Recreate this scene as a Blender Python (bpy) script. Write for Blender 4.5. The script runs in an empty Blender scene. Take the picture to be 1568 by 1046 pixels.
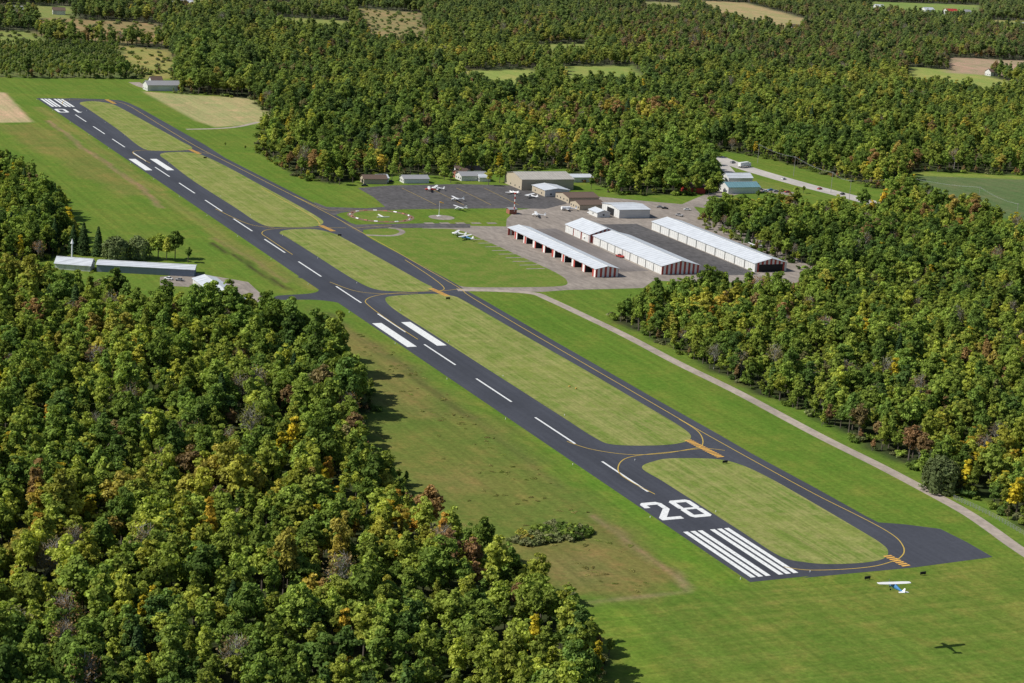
import bpy, math, random
import numpy as np
from mathutils import Vector, Matrix
rng=np.random.default_rng(7); random.seed(7)
sc=bpy.context.scene
sc.view_settings.view_transform='Standard'; sc.view_settings.look='None'; sc.view_settings.exposure=0
# ---------------- world frame: origin = centre of near runway end, +Y along runway, +X to the hangar side, metres
H=222.0
d1=np.array([-1444,-858,3050.]); d1/=np.linalg.norm(d1)
d2=np.array([6610,-282,3050.]); d2-=d1*d2.dot(d1); d2/=np.linalg.norm(d2)
dn=np.cross(d1,d2)
CX,CY=-344.4,-507.7
cam_d=bpy.data.cameras.new('camera'); cam=bpy.data.objects.new('camera',cam_d); sc.collection.objects.link(cam); sc.camera=cam
cam_d.sensor_width=36; cam_d.lens=36*3050/1568; cam_d.clip_start=1; cam_d.clip_end=60000
R=Vector((d2[0],d1[0],-dn[0])); U=-Vector((d2[1],d1[1],-dn[1])); F=Vector((d2[2],d1[2],-dn[2]))
M=Matrix.Identity(4)
for i in range(3):
    M[i][0]=R[i]; M[i][1]=U[i]; M[i][2]=-F[i]
M[0][3],M[1][3],M[2][3]=CX,CY,H
cam.matrix_world=M
def G(u,v):
    """survey: ground point (metres) measured from the aerial photograph"""
    r=np.array([u-784.,v-523.,3050.]); t=H/max(r.dot(dn),20.)
    return (CX+t*r.dot(d2), CY+t*r.dot(d1))
def GP(l): return [G(u,v) for u,v in l]
# ---------------- light
az=(-.97,.24); el=math.radians(45)
sd=Vector((az[0]*math.cos(el),az[1]*math.cos(el),math.sin(el))).normalized()
sun_d=bpy.data.lights.new('sun','SUN'); sun_d.energy=5.0; sun_d.angle=math.radians(.5); sun_d.color=(1,.96,.88)
sun=bpy.data.objects.new('sun',sun_d); sc.collection.objects.link(sun)
sun.rotation_euler=sd.to_track_quat('Z','Y').to_euler()
w=bpy.data.worlds.new('World'); sc.world=w; w.use_nodes=True
nt=w.node_tree; bg=nt.nodes['Background']; sky=nt.nodes.new('ShaderNodeTexSky'); sky.sky_type='NISHITA'; sky.sun_disc=False
sky.sun_elevation=el; sky.sun_rotation=math.atan2(sd.x,sd.y); nt.links.new(sky.outputs[0],bg.inputs[0]); bg.inputs[1].default_value=.085
# ---------------- materials
class N:
    def __init__(s,name):
        s.m=bpy.data.materials.new(name); s.m.use_nodes=True; s.t=s.m.node_tree; s.t.nodes.clear()
        s.out=s.t.nodes.new('ShaderNodeOutputMaterial')
    def n(s,t,ins=None,**kw):
        x=s.t.nodes.new('ShaderNode'+t)
        for k,v in kw.items(): setattr(x,k,v)
        for k,v in (ins or {}).items():
            if isinstance(v,bpy.types.NodeSocket): s.t.links.new(v,x.inputs[k])
            else: x.inputs[k].default_value=v
        return x
    def pos(s,scale=(1,1,1),rz=0):
        g=s.n('NewGeometry'); return s.n('Mapping',{0:g.outputs['Position'],'Rotation':(0,0,rz),'Scale':scale}).outputs[0]
    def noise(s,vec,scale,detail=3,rough=.6):
        return s.n('TexNoise',{'Vector':vec,'Scale':scale,'Detail':detail,'Roughness':rough}).outputs[0]
    def mr(s,v,a,b,c,d): return s.n('MapRange',{0:v,1:a,2:b,3:c,4:d}).outputs[0]
    def mix(s,f,a,b,mode='MIX'):
        x=s.n('Mix',data_type='RGBA',blend_type=mode)
        for k,v in ((0,f),(6,a),(7,b)):
            if isinstance(v,bpy.types.NodeSocket): s.t.links.new(v,x.inputs[k])
            elif k==0: x.inputs[k].default_value=v
            else: x.inputs[k].default_value=(*v,1) if len(v)==3 else v
        return x.outputs[2]
    def mul(s,a,b,op='MULTIPLY'): 
        return s.n('Math',{0:a,1:b},operation=op).outputs[0]
    def scale(s,col,f):
        x=s.n('VectorMath',operation='SCALE'); s.t.links.new(col,x.inputs[0]); s.t.links.new(f,x.inputs['Scale']); return x.outputs[0]
    def bsdf(s,col,rough=.9,spec=.2,metal=0,normal=None):
        ins={'Base Color':col if isinstance(col,bpy.types.NodeSocket) else (*col,1),'Roughness':rough,'Specular IOR Level':spec,'Metallic':metal}
        if normal is not None: ins['Normal']=normal
        b=s.n('BsdfPrincipled',ins); s.t.links.new(b.outputs[0],s.out.inputs[0]); return s.m
def plain(name,c,rough=.7,var=.15,sc_=.8,spec=.3,metal=0):
    a=N(name); n=a.noise(a.pos(),sc_,4)
    col=a.mix(n,tuple(x*(1-var) for x in c),tuple(min(1,x*(1+var)) for x in c))
    return a.bsdf(col,rough,spec,metal)
def asphalt(name,c,var=.18,st=.04):
    a=N(name); p=a.pos((1,st,1)); n1=a.noise(p,.35,4); n2=a.noise(a.pos(),.03,3); n3=a.noise(a.pos(),.5,5,.7)
    col=a.mix(a.mr(n1,.3,.7,0,1),tuple(x*(1-var) for x in c),tuple(x*(1+var) for x in c))
    col=a.scale(col,a.mr(n2,.3,.7,.85,1.18)); col=a.scale(col,a.mr(n3,.3,.7,1-var*.7,1+var*.7))
    return a.bsdf(col,.85,.25)
# runway asphalt: tyre-darkened wheel band near the centre line, lighter weathered edges
a=N('asphalt_runway'); px=a.n('SeparateXYZ',{0:a.n('NewGeometry').outputs['Position']}).outputs[0]
n1=a.noise(a.pos((1,.03,1)),.45,4); n2=a.noise(a.pos(),.02,4); n3=a.noise(a.pos(),.6,5,.7)
band=a.mr(a.mul(a.n('Math',{0:px},operation='ABSOLUTE').outputs[0],a.mr(n1,.3,.7,.8,1.2)),1,9,.9,1.06)
col=a.mix(a.mr(n1,.3,.7,0,1),(.044,.047,.060),(.055,.059,.073)); col=a.scale(col,band); col=a.scale(col,a.mr(n2,.3,.7,.86,1.16)); col=a.scale(col,a.mr(n3,.3,.7,.88,1.12))
M_run=a.bsdf(col,.85,.25)
M_apr=asphalt('asphalt_apron',(.085,.080,.080),.3,.5)
M_ramp=asphalt('ramp_concrete',(.25,.215,.185),.22,.3)
M_grav=asphalt('gravel',(.33,.28,.235),.18,.5)
M_road=asphalt('road_concrete',(.42,.39,.36),.1,.5)
def paint_mat(name,c,wear=.3):
    a=N(name); n=a.noise(a.pos(),1.0,6,.7); f=a.mr(n,.5,.72,0,wear)
    return a.bsdf(a.mix(f,c,(.08,.08,.09)),.7,.3)
M_white=paint_mat('white_paint',(.72,.73,.72),.55)
M_yel=paint_mat('yellow_paint',(.50,.35,.07),.5)
M_org=paint_mat('orange_paint',(.68,.38,.08),.4)
def grass(name,c1,c2,c3,st=.0):
    a=N(name); p=a.pos(); big=a.noise(p,.022,5,.65); mid=a.noise(p,.10,6,.75); fine=a.noise(p,.7,5,.8)
    col=a.mix(a.mr(big,.38,.62,0,1),c1,c2); col=a.mix(a.mr(mid,.44,.68,0,.9),col,c3)
    if st:
        s1=a.noise(a.pos((.42,.009,1)),1.,3); col=a.mix(a.mul(a.mr(s1,.44,.6,0,st*.75),a.mr(big,.35,.6,1,.35)),col,c3)
        s2=a.noise(a.pos((.8,.014,1)),1.,3); col=a.scale(col,a.mr(s2,.36,.64,1-.14*st,1+.14*st))
    col=a.scale(col,a.mr(fine,.3,.7,.74,1.26))
    return a.bsdf(col,.95,.05)
M_isl=grass('mown_grass',(.12,.185,.032),(.18,.215,.05),(.285,.27,.10),.8)
M_lawn=grass('lawn_grass',(.09,.165,.022),(.125,.185,.030),(.19,.195,.05),.35)
# ground: vertex colour zones + procedural detail
a=N('ground_grass'); at=a.n('Attribute',attribute_name='zone'); col=at.outputs['Color']
p=a.pos(); big=a.noise(p,.022,5,.65); mid=a.noise(p,.09,7,.75); fine=a.noise(p,.6,6,.8); clump=a.noise(p,.28,5,.7)
tint=a.mix(a.mr(big,.42,.62,0,.75),col,a.mix(1.0,col,(1.38,1.08,1.3),'MULTIPLY'))
tint=a.mix(a.mr(mid,.48,.66,0,.85),tint,a.mix(1.0,tint,(1.4,1.08,1.3),'MULTIPLY'))
tint=a.mix(a.mr(clump,.5,.68,0,.6),tint,a.mix(1.0,tint,(.64,.78,.65),'MULTIPLY'))
s2=a.noise(a.pos((.34,.007,1)),1.,3); tint=a.scale(tint,a.mr(s2,.36,.64,.9,1.1))
yy=a.n('SeparateXYZ',{0:a.n('NewGeometry').outputs['Position']}).outputs[1]
s3=a.noise(a.pos((.014,.22,1),.16),1.,4,.7); k3=a.mr(yy,-6,2,1,0); tint=a.mix(a.mul(k3,a.mr(s3,.45,.62,0,.6)),tint,a.mix(1.0,tint,(1.45,1.16,1.5),'MULTIPLY'))
s4=a.noise(a.pos((.03,.6,1),.16),1.,3); tint=a.mix(a.mul(k3,a.mr(s4,.5,.62,0,.3)),tint,a.mix(1.0,tint,(.65,.76,.7),'MULTIPLY'))
tint=a.scale(tint,a.mr(fine,.25,.75,.6,1.38))
M_ground=a.bsdf(tint,.95,.05)
# foliage
def leaf_mat(name,stops,transl=.3,far=True):
    a=N(name); oi=a.n('ObjectInfo'); reg=a.n('TexNoise',{'Vector':oi.outputs['Location'],'Scale':.0075,'Detail':4.}).outputs[0]
    mm=a.mul(a.mul(oi.outputs['Random'],.66),a.mr(reg,.32,.68,-.04,.46),'ADD')
    cr=a.n('ValToRGB',{0:mm}); e=cr.color_ramp.elements
    while len(e)<len(stops): e.new(.5)
    for x,(q,c) in zip(e,stops): x.position=q; x.color=(*c,1)
    tn=a.n('Attribute',attribute_name='tint').outputs['Fac']
    br=a.mr(a.n('Math',{0:a.mul(oi.outputs['Random'],37.7)},operation='FRACT').outputs[0],0,1,.74,1.34)
    col=a.scale(a.scale(cr.outputs[0],tn),br)
    if far: # distance haze painted into the leaf colour: paler, greyer further north
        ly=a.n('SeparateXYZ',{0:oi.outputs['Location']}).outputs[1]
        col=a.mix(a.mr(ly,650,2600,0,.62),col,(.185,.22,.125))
    d=a.n('BsdfDiffuse',{0:col}); t=a.n('BsdfTranslucent',{0:a.mix(1.0,col,(1.25,1.25,.55),'MULTIPLY')})
    mx=a.n('MixShader',{0:transl,1:d.outputs[0],2:t.outputs[0]}); a.t.links.new(mx.outputs[0],a.out.inputs[0]); return a.m
S1=[(0,(.07,.12,.038)),(.22,(.11,.175,.042)),(.46,(.165,.24,.048)),(.7,(.225,.295,.055)),(.88,(.30,.34,.062)),(.96,(.38,.34,.07)),(1,(.30,.19,.08))]
S2=[(0,(.18,.24,.05)),(.4,(.25,.31,.058)),(.75,(.34,.37,.062)),(.92,(.43,.41,.07)),(1,(.46,.36,.07))]
S3=[(0,(.14,.16,.07)),(.3,(.20,.18,.08)),(.6,(.24,.165,.08)),(.85,(.31,.18,.09)),(1,(.26,.23,.13))]
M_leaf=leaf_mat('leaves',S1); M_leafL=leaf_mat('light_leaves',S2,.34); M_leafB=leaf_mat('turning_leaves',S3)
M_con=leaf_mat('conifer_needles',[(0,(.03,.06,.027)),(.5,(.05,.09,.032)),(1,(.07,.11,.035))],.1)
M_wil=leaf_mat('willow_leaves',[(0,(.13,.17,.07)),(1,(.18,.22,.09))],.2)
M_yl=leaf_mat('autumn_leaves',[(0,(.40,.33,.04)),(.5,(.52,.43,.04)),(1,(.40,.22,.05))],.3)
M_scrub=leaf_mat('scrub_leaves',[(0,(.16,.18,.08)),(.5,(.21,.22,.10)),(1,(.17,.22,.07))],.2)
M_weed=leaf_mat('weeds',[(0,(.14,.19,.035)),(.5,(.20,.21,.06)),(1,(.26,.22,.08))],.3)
M_bark=plain('bark',(.12,.10,.08),.9)
M_bb=plain('bare_bark',(.32,.30,.27),.9)
# ---------------- mesh builder
class MB:
    def __init__(s): s.v=[]; s.f=[]; s.mi=[]
    def face(s,pts,m=0):
        b=len(s.v); s.v+= [tuple(p) for p in pts]; s.f.append(tuple(range(b,b+len(pts)))); s.mi.append(m)
    def hexa(s,q,m=0):
        b=len(s.v); s.v+=[tuple(p) for p in q]
        for f in ((3,2,1,0),(4,5,6,7),(0,1,5,4),(1,2,6,5),(2,3,7,6),(3,0,4,7)): s.f.append(tuple(b+i for i in f)); s.mi.append(m)
    def box(s,x0,x1,y0,y1,z0,z1,m=0,tx=0,ty=0):
        s.hexa([(x0,y0,z0),(x1,y0,z0),(x1,y1,z0),(x0,y1,z0),(x0+tx,y0+ty,z1),(x1-tx,y0+ty,z1),(x1-tx,y1-ty,z1),(x0+tx,y1-ty,z1)],m)
    def loft(s,rings,m=0,cap=True):
        b=len(s.v); n=len(rings[0])
        for r in rings: s.v+=[tuple(p) for p in r]
        for i in range(len(rings)-1):
            for j in range(n):
                k=(j+1)%n; s.f.append((b+i*n+j,b+i*n+k,b+(i+1)*n+k,b+(i+1)*n+j)); s.mi.append(m)
        if cap:
            s.f.append(tuple(b+j for j in reversed(range(n)))); s.mi.append(m)
            s.f.append(tuple(b+(len(rings)-1)*n+j for j in range(n))); s.mi.append(m)
    def cyl(s,p0,p1,r0,r1,n=6,m=0):
        p0=Vector(p0); p1=Vector(p1); d=(p1-p0).normalized(); x=d.orthogonal().normalized(); y=d.cross(x)
        s.loft([[p0+(x*math.cos(t)+y*math.sin(t))*r0 for t in [2*math.pi*i/n for i in range(n)]],[p1+(x*math.cos(t)+y*math.sin(t))*r1 for t in [2*math.pi*i/n for i in range(n)]]],m)
    def strip(s,pts,wd,z,m=0,closed=False):
        P=[Vector(p) for p in pts]; n=len(P); L=[];Rr=[]
        for i in range(n):
            a_=P[i-1] if (i>0 or closed) else P[i]; b_=P[(i+1)%n] if (i<n-1 or closed) else P[i]
            d=(b_-a_).normalized(); nn=Vector((-d.y,d.x)); L.append(P[i]+nn*wd/2); Rr.append(P[i]-nn*wd/2)
        for i in range(n if closed else n-1):
            k=(i+1)%n
            s.face([(Rr[i].x,Rr[i].y,z),(Rr[k].x,Rr[k].y,z),(L[k].x,L[k].y,z),(L[i].x,L[i].y,z)],m)
    def build(s,name,mats,parent=None,loc=(0,0,0),rz=0,smooth=False,coll=None):
        me=bpy.data.meshes.new(name); me.from_pydata(s.v,[],s.f)
        for m in mats: me.materials.append(m)
        me.polygons.foreach_set('material_index',s.mi)
        if smooth: me.polygons.foreach_set('use_smooth',[True]*len(s.f))
        me.update(); o=bpy.data.objects.new(name,me); (coll or sc.collection).objects.link(o)
        o.location=loc; o.rotation_euler=(0,0,rz)
        if parent: o.parent=parent
        return o
def empty(name,loc=(0,0,0),rz=0):
    o=bpy.data.objects.new(name,None); sc.collection.objects.link(o); o.location=loc; o.rotation_euler=(0,0,rz); return o
def spline(P,closed=True,k=6):
    P=[Vector(p) for p in P]; n=len(P); out=[]
    for i in range(n if closed else n-1):
        g=(lambda j:P[j%n]) if closed else (lambda j:P[min(max(j,0),n-1)])
        p0,p1,p2,p3=g(i-1),g(i),g(i+1),g(i+2)
        for j in range(k):
            t=j/k; out.append(.5*((2*p1)+(p2-p0)*t+(2*p0-5*p1+4*p2-p3)*t*t+(3*p1-p0-3*p2+p3)*t**3))
    if not closed: out.append(P[-1])
    return [(p.x,p.y) for p in out]
def snap(P,val=11.43,tol=2.6): return [(val,y) if abs(x-val)<tol else (x,y) for x,y in P]
def sheet(name,P,z,mat):
    import bmesh
    bm=bmesh.new(); f=bm.faces.new([bm.verts.new((x,y,z)) for x,y in P]); f.normal_update()
    if f.normal.z<0: f.normal_flip()
    bmesh.ops.triangulate(bm,faces=[f]); me=bpy.data.meshes.new(name); bm.to_mesh(me); bm.free(); me.materials.append(mat)
    o=bpy.data.objects.new(name,me); sc.collection.objects.link(o); return o
# ---------------- zones
FL=GP([(-150,435),(60,442),(130,462),(200,478),(300,484),(370,500),(425,507),(470,530),(530,580),(562,618),(548,640),(528,652),(555,690),(585,722),(622,775),(632,805),(700,835),(745,865),(760,890),(815,900),(845,925),(872,950),(893,985),(915,1040),(940,1150),(-150,1150)])
FL2=GP([(-100,250),(15,255),(55,288),(90,318),(103,350),(112,375),(95,388),(60,398),(-100,410)])
FR=GP([(945,492),(1010,525),(1090,565),(1170,605),(1260,648),(1310,670),(1385,708),(1430,738),(1500,765),(1580,808),(1750,890),(1750,385),(1568,358),(1500,338),(1430,318),(1398,294),(1362,302),(1350,332),(1250,330),(1180,324),(1130,326),(1078,335),(1085,345),(1170,385),(1268,425),(1215,455),(1060,452),(990,466)])
FT=GP([(-100,118),(212,120),(228,112),(268,112),(275,143),(330,146),(388,152),(402,165),(440,185),(404,197),(400,235),(445,262),(492,281),(545,276),(600,266),(700,268),(790,262),(872,256),(892,275),(950,298),(1060,298),(1100,290),(1088,262),(1070,245),(1082,230),(1120,232),(1165,240),(1250,262),(1345,289),(1385,280),(1392,262),(1480,264),(1568,268),(1750,274),(1750,-45),(-100,-45)])
ORCH=GP([(-100,66),(178,68),(190,100),(222,114),(212,119),(-100,117)])
EX=[ # open fields in the woods: polygon, colour
 (GP([(55,26),(240,36),(275,66),(180,66),(60,54)]),(.22,.19,.08)),
 (GP([(-60,46),(45,48),(75,66),(-60,68)]),(.18,.23,.06)),
 (GP([(180,70),(255,76),(285,118),(230,122),(186,116)]),(.23,.24,.07)),
 (GP([(540,12),(645,20),(655,74),(570,70)]),(.21,.20,.08)),
 (GP([(1050,0),(1140,4),(1245,32),(1215,56),(1110,34)]),(.29,.27,.12)),
 (GP([(690,108),(820,106),(825,134),(760,142),(700,126)]),(.22,.28,.07)),
 (GP([(860,102),(970,100),(990,134),(860,134)]),(.19,.26,.06)),
 (GP([(1390,102),(1500,112),(1560,130),(1545,150),(1460,143),(1390,132)]),(.22,.28,.07)),
 (GP([(1450,88),(1700,98),(1700,122),(1450,112)]),(.30,.25,.15)),
 (GP([(415,26),(535,32),(545,56),(420,50)]),(.18,.23,.06)),
 (GP([(235,0),(340,0),(345,18),(235,20)]),(.20,.24,.08)),
 (GP([(1330,2),(1500,8),(1500,34),(1330,24)]),(.16,.24,.06)),
 (GP([(820,68),(900,66),(905,86),(825,88)]),(.18,.24,.06)),
 (GP([(0,8),(110,10),(115,28),(0,28)]),(.17,.22,.06)),
 (GP([(980,2),(1040,4),(1050,22),(985,20)]),(.21,.23,.09)),
 (GP([(1510,30),(1640,34),(1640,50),(1520,46)]),(.22,.25,.08)),
 (GP([(380,2),(500,4),(505,16),(380,14)]),(.18,.23,.07)),
 (GP([(700,-4),(860,-4),(865,10),(700,10)]),(.20,.23,.08)),
]
def inside(P,X,Y):
    P=np.array(P); r=np.zeros(X.shape,bool); n=len(P)
    for i in range(n):
        x0,y0=P[i]; x1,y1=P[(i+1)%n]
        if y0==y1: continue
        c=((y0>Y)!=(y1>Y))&(X<(x1-x0)*(Y-y0)/(y1-y0)+x0); r^=c
    return r
def sdist(P,X,Y):
    P=np.array(P); d=np.full(X.shape,1e9); n=len(P)
    for i in range(n):
        a_=P[i]; b_=P[(i+1)%n]; e=b_-a_; L=max(e.dot(e),1e-6)
        t=np.clip(((X-a_[0])*e[0]+(Y-a_[1])*e[1])/L,0,1); d=np.minimum(d,np.hypot(X-a_[0]-t*e[0],Y-a_[1]-t*e[1]))
    return np.where(inside(P,X,Y),-d,d)
# ---------------- ground
def axis(parts):
    o=[]
    for a_,b_,s_ in parts: o+=list(np.arange(a_,b_,s_))
    return np.array(o+[parts[-1][1]])
ax=axis([(-30000,-2000,4000),(-2000,-400,40),(-400,-200,6),(-200,420,2.5),(420,900,6),(900,3600,15),(3600,30000,4400)])
ay=axis([(-30000,-600,4000),(-600,-180,30),(-180,700,2.5),(700,1500,4),(1500,4500,15),(4500,40000,5000)])
X,Y=np.meshgrid(ax,ay); X=X.ravel(); Y=Y.ravel()
C=np.tile(np.array([.100,.170,.023]),(X.size,1))
wx=X+3*np.sin(Y/17+1)+2*np.sin(Y/7+X/11)+1.2*np.sin(Y/3.1); wy=Y+3*np.sin(X/13)+2*np.sin(X/5.+Y/9)
def zone(P,c,soft=3,st=1.,warp=True):
    P_=np.array(P); m=(X>P_[:,0].min()-soft-8)&(X<P_[:,0].max()+soft+8)&(Y>P_[:,1].min()-soft-8)&(Y<P_[:,1].max()+soft+8)
    d=sdist(P,wx[m] if warp else X[m],wy[m] if warp else Y[m]); k=np.clip(.5-d/(2*soft),0,1)[:,None]*st
    cc=np.array(c); C[m]=C[m]*(1-k)+(cc if cc.ndim==1 else cc[m])*k
def line(pts,c,wd,soft,st=1.):
    P=np.array(pts); m=(X>P[:,0].min()-20)&(X<P[:,0].max()+20)&(Y>P[:,1].min()-20)&(Y<P[:,1].max()+20)
    x=wx[m]*.3+X[m]*.7; y=Y[m]; d=np.full(x.shape,1e9)
    for i in range(len(P)-1):
        a_=P[i]; e=P[i+1]-a_; t=np.clip(((x-a_[0])*e[0]+(y-a_[1])*e[1])/e.dot(e),0,1); d=np.minimum(d,np.hypot(x-a_[0]-t*e[0],y-a_[1]-t*e[1]))
    k=np.clip((wd/2-d)/soft+.5,0,1)[:,None]*st; C[m]=C[m]*(1-k)+np.array(c)*k
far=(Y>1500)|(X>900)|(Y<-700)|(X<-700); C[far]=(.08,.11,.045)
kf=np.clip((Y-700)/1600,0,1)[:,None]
FLOOR=np.array([.036,.052,.018])*(1-kf)+np.array([.085,.105,.058])*kf  # forest floor; paler northwards, haze put into its colour
zone(GP([(470,470),(560,520),(700,600),(820,690),(900,760),(980,830),(1050,890),(1060,908),(900,925),(760,870),(640,780),(520,640),(560,600)]),(.110,.150,.030),5,.9)
zone(GP([(480,480),(560,510),(650,590),(700,640),(640,640),(590,620),(560,560)]),(.155,.155,.045),6,.7)
zone(GP([(620,690),(740,690),(840,750),(800,790),(680,780)]),(.12,.15,.032),8,.7)
zone(GP([(640,720),(720,715),(750,745),(690,760)]),(.15,.155,.045),8,.5)
zone(GP([(760,830),(900,800),(1000,850),(1045,885),(1000,905),(880,900)]),(.135,.14,.038),6,.8)
zone(GP([(820,855),(900,845),(950,880),(880,892)]),(.155,.15,.05),6,.5)
zone(GP([(0,190),(60,190),(150,240),(230,300),(180,300),(60,230),(0,200)]),(.15,.165,.04),5,.75)
line(GP([(60,165),(130,212),(190,255),(250,300),(330,355),(400,400),(480,440)]),(.165,.18,.045),9,5,.7)
line(GP([(75,185),(130,228),(200,275),(250,318)]),(.23,.17,.09),3.5,3,.85)
line(GP([(325,372),(370,400),(410,425),(445,443)]),(.05,.05,.02),2.8,2.5,1)
line(GP([(330,365),(385,398),(440,432)]),(.21,.16,.07),3.5,3,.7)
line(GP([(500,480),(600,550),(700,625),(720,640)]),(.085,.09,.03),5,3.5,.6)
line(GP([(700,625),(800,700),(860,745)]),(.11,.12,.035),4,3.5,.5)
line(GP([(905,790),(960,830),(1030,875),(1055,900)]),(.20,.16,.08),3,2.5,.7)
line(GP([(900,925),(960,915),(1060,905),(1040,880)]),(.23,.20,.10),1.8,2,.7)
line(GP([(780,895),(850,905),(930,918)]),(.08,.16,.02),3,3,.7)
zone(GP([(900,930),(1060,912),(1300,890),(1568,868),(1750,900),(1750,1200),(950,1200)]),(.100,.162,.024),5,.9)
line(GP([(945,945),(960,1000),(985,1060)]),(.13,.21,.025),16,8,.6)
line(GP([(760,620),(860,690),(960,770),(1060,850),(1120,890)]),(.092,.19,.018),7,6,.7)
line(GP([(660,545),(760,620)]),(.10,.185,.02),6,6,.6)
zone(GP([(740,446),(815,452),(900,490),(1000,545),(1200,650),(1350,730),(1420,765),(1400,790),(1250,735),(1100,650),(930,550)]),(.088,.172,.02),5,.5)
# crop fields
zone(GP([(-60,135),(8,142),(50,187),(-60,189)]),(.37,.32,.17),1.5,1,False)
zone(GP([(218,140),(300,146),(380,150),(428,172),(440,182),(395,190),(330,195),(300,185)]),(.28,.29,.12),2,1,False)
zone(GP([(1398,266),(1480,270),(1568,274),(1750,280),(1750,350),(1568,342),(1480,318),(1425,300)]),(.09,.14,.05),3,1,False)
zone(GP([(1398,264),(1568,270),(1568,275),(1398,269)]),(.15,.22,.04),1.5,1,False)
zone(GP([(1112,262),(1180,282),(1200,290),(1140,296),(1110,290)]),(.13,.18,.035),3)
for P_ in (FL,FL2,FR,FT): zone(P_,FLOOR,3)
for P_,c in EX: zone(P_,c,8)
zone(ORCH,(.11,.15,.045),5)
nx,ny=len(ax),len(ay)
me=bpy.data.meshes.new('ground'); me.vertices.add(X.size); me.vertices.foreach_set('co',np.stack([X,Y,np.zeros_like(X)],1).ravel())
ii,jj=np.meshgrid(np.arange(nx-1),np.arange(ny-1)); b=(jj*nx+ii).ravel(); q=np.stack([b,b+1,b+nx+1,b+nx],1).ravel().astype(np.int32)
nf=len(b); me.loops.add(nf*4); me.loops.foreach_set('vertex_index',q); me.polygons.add(nf); me.polygons.foreach_set('loop_start',np.arange(nf,dtype=np.int32)*4)
me.update(calc_edges=True); at=me.attributes.new('zone','FLOAT_COLOR','POINT'); at.data.foreach_set('color',np.concatenate([C,np.ones((X.size,1))],1).ravel())
me.materials.append(M_ground); go=bpy.data.objects.new('ground',me); sc.collection.objects.link(go)
# ---------------- pavements
right=GP([(1230,885),(1400,869),(1520,853),(1480,830),(1440,810),(1385,803),(1345,800),(1325,790),(1250,748),(1150,694),(1100,665),(1000,609),(915,560),(850,523),(738,458),(716,446),(700,436),(562,357),(540,343),(500,321),(345,242),(314,222),(215,166),(198,158),(186,154),(160,152),(110,150.5)])
sheet('runway',[(-11.43,0),(11.43,0)]+right+[(11.43,1111),(-11.43,1111)],.02,M_run)
isl=[
 [(992,716),(1003,706),(1030,702),(1095,703),(1135,712),(1180,733),(1240,767),(1310,808),(1349,832),(1360,845),(1352,856),(1320,862),(1270,864),(1232,861),(1200,851),(1140,814),(1080,777),(1015,738)],
 [(590,458),(605,453),(660,450),(692,453),(715,463),(800,512),(900,569),(1000,628),(1043,654),(1058,668),(1048,677),(1010,682),(940,681),(902,670),(850,637),(750,573),(650,508),(602,474)],
 [(428,357),(440,352),(480,351),(512,358),(530,367),(590,400),(645,431),(662,440),(652,446),(600,446),(568,441),(535,424),(480,389),(440,364)],
 [(245,237),(262,233),(296,234),(322,243),(360,262),(400,284),(450,311),(486,332),(495,341),(480,347),(430,348),(402,343),(362,317),(300,276),(258,248)],
 [(122,158),(140,155),(166,158),(184,165),(230,190),(275,215),(294,226),(284,230),(240,231),(218,226),(180,198),(135,167)]]
for k in isl: sheet('infield_grass',spline(snap(GP(k)),True,6),.05,M_isl)
sheet('taxiway_stub',spline(GP([(455,424),(474,430),(486,438),(487,446),(470,450),(425,453),(425,459),(480,459),(520,464),(530,472),(520,450),(480,425)]),True,3),.012,M_run)
sheet('aircraft_apron',GP([(548,288),(600,284),(700,282),(785,284),(800,290),(860,298),(868,312),(835,320),(790,319),(700,319.5),(620,320.5),(590,322),(545,323),(522,326),(512,330),(490,320),(480,309),(500,317),(560,319),(590,317),(572,302)]),.028,M_apr)
sheet('taxiway_link',GP([(520,336),(545,344),(600,343),(660,342),(720,343),(720,349),(640,349),(580,350),(556,352),(552,358),(530,345)]),.030,M_apr)
sheet('hangar_ramp',GP([(645,346),(700,345.5),(775,347),(776,335),(790,322),(835,317),(868,305),(905,300),(1000,309),(1060,314),(1072,327),(1120,348),(1180,375),(1252,413),(1248,425),(1215,434),(1100,432),(1000,430),(985,441),(955,442),(870,444),(830,447),(760,446),(720,446),(705,442)]),.016,M_ramp)
sheet('ramp_asphalt',[(218,424),(251,424),(251,570),(214,570),(214,515)],.034,M_apr)
sheet('ramp_asphalt',[(166,440),(190,440),(190,560),(166,560)],.034,asphalt('ramp_old_asphalt',(.17,.15,.14),.2))
sheet('tiedown_grass',spline(GP([(555,356),(600,350),(660,350),(700,352),(735,365),(800,394),(850,417),(868,430),(860,438),(800,440),(730,440),(705,438),(690,430),(620,393)]),True,4),.045,M_lawn)
mb=MB(); rp=spline(GP([(700,444),(760,445),(815,449),(840,458),(900,486),(960,515),(1040,557),(1130,601),(1250,665),(1350,715),(1420,752),(1480,785),(1520,812),(1568,846),(1700,930)]),False,5)
mb.strip(rp,5.5,.024); mb.build('gravel_road',[M_grav])
mb=MB(); mb.strip(spline(GP([(1060,226),(1105,244),(1150,260),(1230,283),(1300,301),(1352,316),(1420,340)]),False,5),17,.03); mb.strip(spline(GP([(1105,250),(1120,268),(1125,285)]),False,4),9,.035,0); mb.build('highway',[M_road])
mb=MB(); mb.strip(spline(GP([(1060,316),(1110,296),(1160,291),(1220,298)]),False,4),16,.022); mb.build('parking_lot',[M_ramp])
mb=MB(); mb.strip(spline(GP([(285,198),(330,197),(365,194),(395,187)]),False,4),4,.02); mb.build('field_path',[M_grav])
mb=MB(); mb.strip(spline(GP([(205,126),(225,134),(262,139)]),False,4),10,.02); mb.build('driveway',[M_grav])
mb=MB(); mb.strip(spline(GP([(560,360),(600,361),(616,356),(610,351),(595,349)]),False,4),3.5,.06); mb.build('taxi_loop',[M_ramp])
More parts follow.
